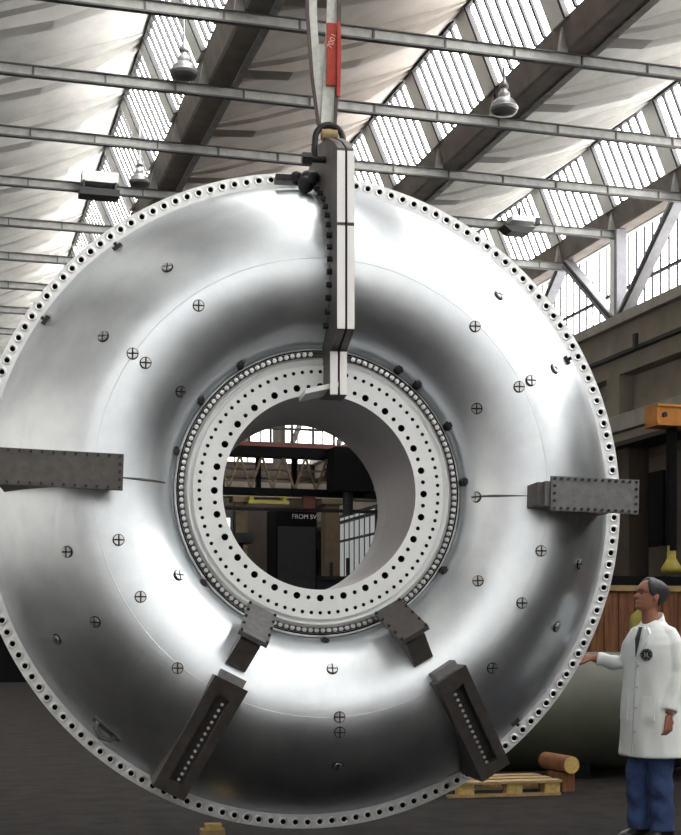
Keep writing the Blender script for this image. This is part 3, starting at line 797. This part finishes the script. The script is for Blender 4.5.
for nm2, x0, x1, lab in (('steel_column', 7.55, 7.85, 'brown steel column left of the black cabinet in the bore view'), ('steel_column', 10.0, 10.4, 'tan steel column right of the black cabinet in the bore view')):
    c = MB().box(x0, x1, 36, 36.4, 0, 5.0).build('hall_column', 'tan'); tag(c, lab, 'column')
    MB().box(x0 - .1, x1 + .1, 35.95, 36.45, 4.9, 5.05).build('cap_plate', 'tan', c)
bm2 = MB().box(6.5, 11.8, 36.0, 36.5, 5.05, 5.45).build('cross_beam', 'wall'); tag(bm2, 'brown cross beam on the columns in the bore view', 'beam', kind='structure')
ys = MB().box(7.8, 8.9, 35.6, 35.7, 4.84, 4.93).build('crane_hoist_beam', 'yellow'); tag(ys, 'yellow hoist beam above the black cabinet in the bore view', 'beam')
MB().box(7.85, 7.95, 35.65, 36.0, 4.90, 5.05).build('beam_hanger', 'yellow', ys); MB().box(8.75, 8.85, 35.65, 36.0, 4.90, 5.05).build('beam_hanger', 'yellow', ys)
wf = MB().box(11.82, 11.94, 37.0, 41.2, 3.0, 5.05).build('window_7', 'mullion', None); tag(wf, 'barred window in the right wall seen through the bore', 'window', kind='structure')
for k in range(7):
    for z0, z1 in ((3.15, 4.2), (4.28, 4.95)):
        MB().box(11.80, 11.825, 37.3 + k * .52, 37.3 + k * .52 + .34, z0, z1).build('pane', 'glass_dim', wf)
wf = MB().box(7.9, 8.0, 43.93, 43.99, 2.9, 5.0).build('window_8', 'mullion', None); tag(wf, 'narrow bright window slit left of the black cabinet', 'window', kind='structure')
for k in range(3):
    MB().box(8.7 + k * .0, 9.0, 43.9, 43.95, 3.0 + k * .75, 3.65 + k * .75).build('pane', 'glass_far', wf)
MB().box(8.6, 9.1, 43.95, 43.99, 2.9, 5.3).build('frame', 'mullion', wf)

# ------------------------------------------------------------------ the man in the white coat
def remesh(mb, name, m, parent, vox, smooth_it=4, extra=None):
    me = mb.mesh(name + '_src'); tmp = bpy.data.objects.new('tmp', me); col.objects.link(tmp)
    r = tmp.modifiers.new('r', 'REMESH'); r.mode = 'VOXEL'; r.voxel_size = vox; r.use_smooth_shade = True
    s = tmp.modifiers.new('s', 'SMOOTH'); s.iterations = smooth_it; s.factor = .5
    bpy.context.view_layer.update()
    out = bpy.data.meshes.new_from_object(tmp.evaluated_get(bpy.context.evaluated_depsgraph_get()))
    bpy.data.objects.remove(tmp); bpy.data.meshes.remove(me)
    out.name = name; out.materials.clear(); out.materials.append(M[m])
    for p in out.polygons: p.use_smooth = True
    if extra:
        for v in out.vertices: v.co = extra(v.co)
    o = bpy.data.objects.new(name, out); col.objects.link(o); o.parent = parent
    return o
man = empty('person', (4.607, 8.35, 0), -YAW)
tag(man, 'person in white lab coat and blue jeans touching the casing rim', 'person')
B = math.radians(36)
F = Vector((-math.cos(B), -math.sin(B), 0)); Lf = Vector((math.sin(B), -math.cos(B), 0)); U = Vector((0, 0, 1))
def bp(l, f, z): return Lf * l + F * f + U * z
# head in its own frame: x forward, y left, z up
HT = Matrix.Translation((.004, 0, 1.545))
hb = math.radians(12)
hf = Vector((-math.cos(hb), -math.sin(hb), 0)); hl = Vector((math.sin(hb), -math.cos(hb), 0))
HR = Matrix(((hf.x, hl.x, 0, 0), (hf.y, hl.y, 0, 0), (0, 0, 1, 0), (0, 0, 0, 1)))
HM = Matrix.Translation((-.030, -.005, 1.522)) @ HR @ Matrix.Rotation(math.radians(-9), 4, 'Y')
tab = [(0, .055, .0, .028), (.03, .082, .015, .045), (.10, .094, .045, .055), (.16, .088, .055, .060), (.22, .093, .062, .064), (.27, .090, .070, .066), (.32, .090, .078, .068), (.42, .090, .092, .072), (.5, .084, .101, .074), (.58, .097, .108, .076), (.70, .092, .112, .078), (.82, .076, .100, .072), (.92, .050, .074, .054), (.98, .022, .036, .026), (1.0, .006, .01, .008)]
HH = .228
def lerp_tab(v):
    for a, b in zip(tab, tab[1:]):
        if a[0] <= v <= b[0]:
            t = (v - a[0]) / (b[0] - a[0]); return [a[i] + (b[i] - a[i]) * t for i in (1, 2, 3)]
    return list(tab[-1][1:])
def headpt(v, ph, off=0.0):
    f, b, ww = lerp_tab(v)
    c, s = math.cos(ph), math.sin(ph)
    x = (f if c > 0 else b) * c; y = ww * s
    if off == 0.0:
        x += .034 * math.exp(-(ph / .20) ** 2) * max(0, 1 - abs((v - .375) / (.075 if v < .375 else .19))) if c > 0 else 0
        for e in (-.42, .42): x -= .010 * math.exp(-((ph - e) / .2) ** 2 - ((v - .50) / .04) ** 2)
        x += .005 * math.exp(-(ph / .35) ** 2 - ((v - .245) / .02) ** 2) + .005 * math.exp(-(ph / .35) ** 2 - ((v - .19) / .02) ** 2)
    k = 1 + off / .09
    z = v * HH
    if off: z = HH * .5 + (z - HH * .5) * (1 + off / .115)
    return Vector((x * k - .012 * 0, y * k, z))
mid = lambda a, b, t: a + (b - a) * t
body = MB()
NA = 40
body.rings([[HM @ headpt(.0 + v / 40, 2 * PI * i / NA if i <= NA / 2 else 2 * PI * i / NA - 2 * PI) for i in range(NA)] for v in range(41)])
for sy in (-1, 1):
    body.ball((-.012, sy * .077, .105), .020, .010, .032, T=HM, nu=10, nv=7)
body.tube([(.0, .0, 1.40), (-.015, -.002, 1.50), (-.025, -.004, 1.60)], [.065, .056, .055], 14)
def ell(c, wl, wf, n=20): return [c + Lf * (wl * math.cos(2 * PI * i / n)) + F * (wf * math.sin(2 * PI * i / n)) for i in range(n)]
body.rings([ell(bp(0, 0, z), a, b) for z, a, b in ((.85, .15, .10), (1.0, .15, .10), (1.2, .155, .10), (1.33, .13, .08), (1.42, .06, .05))])
SHL, SHR = bp(.165, -.01, 1.385), bp(-.165, -.01, 1.385)
ELL, WRL = bp(.205, -.03, 1.11), Vector((.062, -.215, .845))
ELR, WRR = Vector((-.135, .215, 1.165)), Vector((-.345, .262, 1.205))
body.tube([SHL - Lf * .04 + U * -.04, mid(SHL, ELL, .4), ELL, WRL], [.03, .042, .04, .028], 12)
body.tube([SHR + Lf * .04 + U * -.04, mid(SHR, ELR, .5), ELR, WRR], [.03, .038, .04, .028], 12)
for s_, x in ((1, .085), (-1, -.085)):
    body.tube([bp(x, 0, .9), bp(x, .01, .5), bp(x, -.01, .1)], [.075, .05, .04], 12)
# hands
def hand(wr, fwd, palm_n, thumb_side, curl):
    fwd = fwd.normalized(); palm_n = (palm_n - fwd * palm_n.dot(fwd)).normalized(); side = fwd.cross(palm_n).normalized() * thumb_side
    n = 12; R = []
    for t, wd, th in ((-.01, .026, .020), (.03, .036, .018), (.06, .041, .016), (.088, .040, .013)):
        c = wr + fwd * t
        R.append([c + side * (wd * math.cos(2 * PI * i / n)) + palm_n * (th * math.sin(2 * PI * i / n)) for i in range(n)])
    body.rings(R)
    for k, (off, ln) in enumerate(((.030, .072), (.010, .080), (-.011, .074), (-.031, .058))):
        p = wr + fwd * .082 + side * off; d = fwd.copy(); pts = [p - fwd * .02, p]
        for j, fr in enumerate((.45, .32, .23)):
            d = (Matrix.Rotation(curl * (.8 + .3 * j), 3, side * (1 if thumb_side > 0 else -1)) @ d).normalized()
            # curl towards the palm
            if j == 0 and d.dot(palm_n) < 0:
                d = (fwd - (d - fwd * d.dot(fwd))).normalized()
            pts.append(pts[-1] + d * ln * fr)
            d = (d + palm_n * curl * .55).normalized()
        body.tube(pts, [.010, .0102, .0095, .009, .0075], 8)
    p = wr + fwd * .025 + side * .028
    body.tube([p, p + fwd * .025 + side * .022 + palm_n * .008, p + fwd * .052 + side * .028 + palm_n * .018, p + fwd * .072 + side * .022 + palm_n * .028], [.014, .0125, .0105, .008], 8)
hand(WRL + Vector((0, 0, -.02)), Vector((-.06, -.05, -1)), -Lf, 1, .42)
hand(WRR + Vector((-.015, .003, .002)), Vector((-1, .12, .10)), Vector((0, .55, -.8)), 1, .55)
remesh(body, 'body', 'skin', man, .0052, 2)
# eyes, brows
for sy in (-1, 1):
    MB().ball((.0775, sy * .030, .113), .008, T=HM, nu=10, nv=6).build('eye', 'eye', man)
    MB().tube([HM @ Vector((.094, sy * .012, .135)), HM @ Vector((.088, sy * .032, .140)), HM @ Vector((.070, sy * .048, .134))], .005, 6).build('eyebrow', 'hair', man)
# hair: sides and back, high forehead
hv = MB(); rows = []
def hair_low(ph):
    p = abs(ph)
    return .93 if p < .7 else (.93 - .47 * (p - .7) / .6 if p < 1.3 else (.46 if p < 1.75 else max(.22, .46 - .5 * (p - 1.75))))
NH = 44
for k in range(13):
    rw = []
    for i in range(NH):
        ph = -PI + 2 * PI * i / NH
        lo = hair_low(ph); v = lo + (1.0 - lo) * k / 12
        rw.append(HM @ headpt(v, ph, .006 + .010 * math.sin(PI * min(1, k / 10)) ** .5 * (1 if abs(ph) > .6 else .4)))
    rows.append(rw)
hv.rings(rows, caps=False)
hv.add([p for p in rows[-1]], [tuple(range(NH))])
hr = hv.build('hair', 'hair', man)
sm_ = hr.modifiers.new('s', 'SOLIDIFY'); sm_.thickness = .008; sm_.offset = -1
# coat
coat = MB()
rr = []
for z, a, b, fo in ((.548, .232, .178, .0), (.56, .236, .180, .0), (.70, .228, .172, .005), (.85, .217, .163, .01), (1.0, .205, .150, .01), (1.10, .203, .143, .01), (1.22, .208, .140, .01), (1.30, .205, .130, .005), (1.355, .188, .112, .0), (1.40, .150, .095, -.005), (1.44, .098, .078, -.012), (1.465, .072, .062, -.018)):
    n = 40; r = []
    for i in range(n):
        t = 2 * PI * i / n
        k = 1 + (.020 * math.sin(5 * t + z * 4) + .012 * math.sin(9 * t - z * 7)) * max(0, (1.25 - z)) * 1.3
        r.append(bp(a * k * math.copysign(abs(math.cos(t)) ** .85, math.cos(t)), fo + b * k * math.copysign(abs(math.sin(t)) ** .85, math.sin(t)), z))
    rr.append(r)
coat.rings(rr)
coat.tube([bp(.075, -.008, 1.405), bp(.135, -.01, 1.375), mid(SHL, ELL, .30) - Lf * .006, mid(SHL, ELL, .75) + Lf * .008, ELL, mid(ELL, WRL, .5), mid(ELL, WRL, .86), mid(ELL, WRL, .93)], [.045, .058, .066, .064, .062, .058, .054, .053], 16)
coat.tube([bp(-.075, -.008, 1.405), bp(-.135, -.01, 1.375), mid(SHR, ELR, .45), ELR, mid(ELR, WRR, .4), mid(ELR, WRR, .80), mid(ELR, WRR, .90)], [.045, .058, .062, .058, .052, .046, .045], 16)
def fold(p):
    q = p.copy()
    q += F * (.006 * math.sin(38 * p.x + 9 * p.z) * max(0, min(1, (1.3 - p.z) * 3)))
    if p.x < -.17: q.z += .006 * math.sin(55 * p.x + 20 * p.y)
    return q
co = remesh(coat, 'coat', 'coat', man, .0085, 3, fold)
# collar, lapels, pocket, front edge, buttons, badge
def onfront(l, z, out=.0):
    """point on the coat front at lateral l and height z"""
    tabz = [(.548, .236, .180), (.70, .228, .172), (.85, .217, .163), (1.0, .205, .150), (1.10, .203, .143), (1.22, .208, .140), (1.31, .205, .130), (1.37, .190, .112), (1.415, .150, .092), (1.455, .09, .075), (1.49, .068, .066)]
    for a, b in zip(tabz, tabz[1:]):
        if a[0] <= z <= b[0]:
            t = (z - a[0]) / (b[0] - a[0]); wl = a[1] + (b[1] - a[1]) * t; wf = a[2] + (b[2] - a[2]) * t; break
    else: wl, wf = tabz[-1][1:]
    c = max(-.98, min(.98, l / wl)); s = (1 - abs(c) ** (2 / .85)) ** (.85 / 2)
    return bp(l, .008 + wf * s + out, z)
def patch(pts, name, m, th=.006, parent=co):
    n = len(pts); o1 = [onfront(l, z, .012) for l, z in pts]; o0 = [onfront(l, z, -.01) for l, z in pts]
    mb = MB(); mb.add(o1 + o0, [tuple(range(n)), tuple(range(2 * n - 1, n - 1, -1))] + [(i, (i + 1) % n, (i + 1) % n + n, i + n) for i in range(n)])
    return mb.build(name, m, parent)
patch([(.0, 1.20), (.070, 1.31), (.085, 1.375), (.055, 1.415), (.035, 1.40), (.036, 1.35)], 'lapel', 'coat')
patch([(.0, 1.20), (-.070, 1.31), (-.085, 1.375), (-.055, 1.415), (-.035, 1.40), (-.036, 1.35)], 'lapel', 'coat')
patch([(.002, 1.215), (.034, 1.35), (.028, 1.42), (-.028, 1.42), (-.034, 1.35)], 'shirt', 'shirt', parent=man)
nk = [onfront(l, z, .018) for l, z in ((.0, 1.22), (.018, 1.34), (.011, 1.42), (-.011, 1.42), (-.018, 1.34))]
MB().add(nk + [p - F * .012 for p in nk], [(0, 1, 2, 3, 4), (9, 8, 7, 6, 5)] + [(i, (i + 1) % 5, (i + 1) % 5 + 5, i + 5) for i in range(5)]).build('necktie', 'tie_cloth', man)
def colring(zb, zf, a, b):
    n = 28; r = []
    for i in range(n):
        t = 2 * PI * i / n; f_ = math.sin(t)
        r.append(Vector((-.008, -.003, 0)) + Lf * (a * math.cos(t)) + F * (b * f_ - .004) + U * (zb + (zf - zb) * (f_ + 1) / 2))
    return r
cl = MB(); cl.rings([colring(*q) for q in ((1.450, 1.380, .098, .098), (1.495, 1.415, .082, .090), (1.520, 1.425, .074, .086), (1.518, 1.422, .066, .080), (1.45, 1.40, .066, .070))], caps=False)
cl.build('collar', 'coat', co)
for z in (.72, .88, 1.02, 1.16):
    p = onfront(.012, z, .004); MB().cyl(p, p + F * .008, .009, n=10).build('button', 'coat_edge', co)
for pz in ((1.215, 1.12),):
    pass
for l0, l1, z0, z1 in ((.06, .15, .80, .96), (-.15, -.06, .80, .96)):
    pk = patch([(l0, z0), (l1, z0), (l1, (z0 + z1) / 2), (l1, z1), (l0, z1), (l0, (z0 + z1) / 2)], 'pocket', 'coat')
patch([(-.006, .57), (.000, .57), (.000, .8), (.000, 1.0), (.000, 1.19), (-.006, 1.19), (-.006, 1.0), (-.006, .8)], 'front_edge', 'coat_edge')
bc = onfront(.085, 1.235, .014)
bn = (F * .9 + Lf * .45).normalized()
bo_ = MB().cyl(bc - bn * .02, bc + bn * .004, .040, n=24).build('badge', 'badge', co)
bo_['label'] = 'round black badge with pale emblem'
q = bn.to_track_quat('Z', 'Y').to_matrix().to_4x4(); q.translation = bc + bn * .004
em = MB()
for i in range(24):
    a = 2 * PI * i / 24
    if i % 3 == 2: continue
    em.box(.031, .035, -.0035, .0035, 0, .002, Matrix.Rotation(a, 4, 'Z'))
em.box(-.012, -.006, -.016, .016, 0, .002); em.box(.004, .010, -.016, .016, 0, .002); em.box(-.006, .004, -.003, .003, 0, .002); em.box(.012, .016, -.02, -.008, 0, .002)
eo = em.build('emblem', 'badge_ink', bo_); eo.matrix_local = q
# trousers and shoes
tr = MB()
for x, fwd_ in ((.088, .0), (-.085, .035)):
    tr.tube([bp(x * .9, 0, .88), bp(x, .01, .62), bp(x, .015 + fwd_, .40), bp(x, .0 + fwd_, .20), bp(x, .0 + fwd_, .055)], [.105, .092, .080, .078, .080], 18)
tr.rings([ell(bp(0, 0, z), a, b) for z, a, b in ((.78, .15, .11), (.9, .165, .12), (1.0, .16, .11))])
remesh(tr, 'trousers', 'jeans', man, .010, 2, lambda p: p + F * (.007 * math.sin(40 * p.z + 25 * p.x)))
for x, fwd_ in ((.092, .0), (-.088, .035)):
    s_ = MB(); R = []
    for f_, wd, h in ((-.09, .026, .05), (-.075, .036, .075), (-.03, .040, .085), (.03, .042, .075), (.09, .046, .058), (.14, .044, .046), (.175, .030, .034), (.188, .012, .024)):
        c = bp(x, f_ + fwd_, 0); n = 14
        R.append([c + Lf * (wd * math.cos(2 * PI * i / n)) + U * max(.002, h / 2 + h / 2 * math.sin(2 * PI * i / n) * 1.05) for i in range(n)])
    s_.rings(R); s_.build('shoe', 'shoe', man)
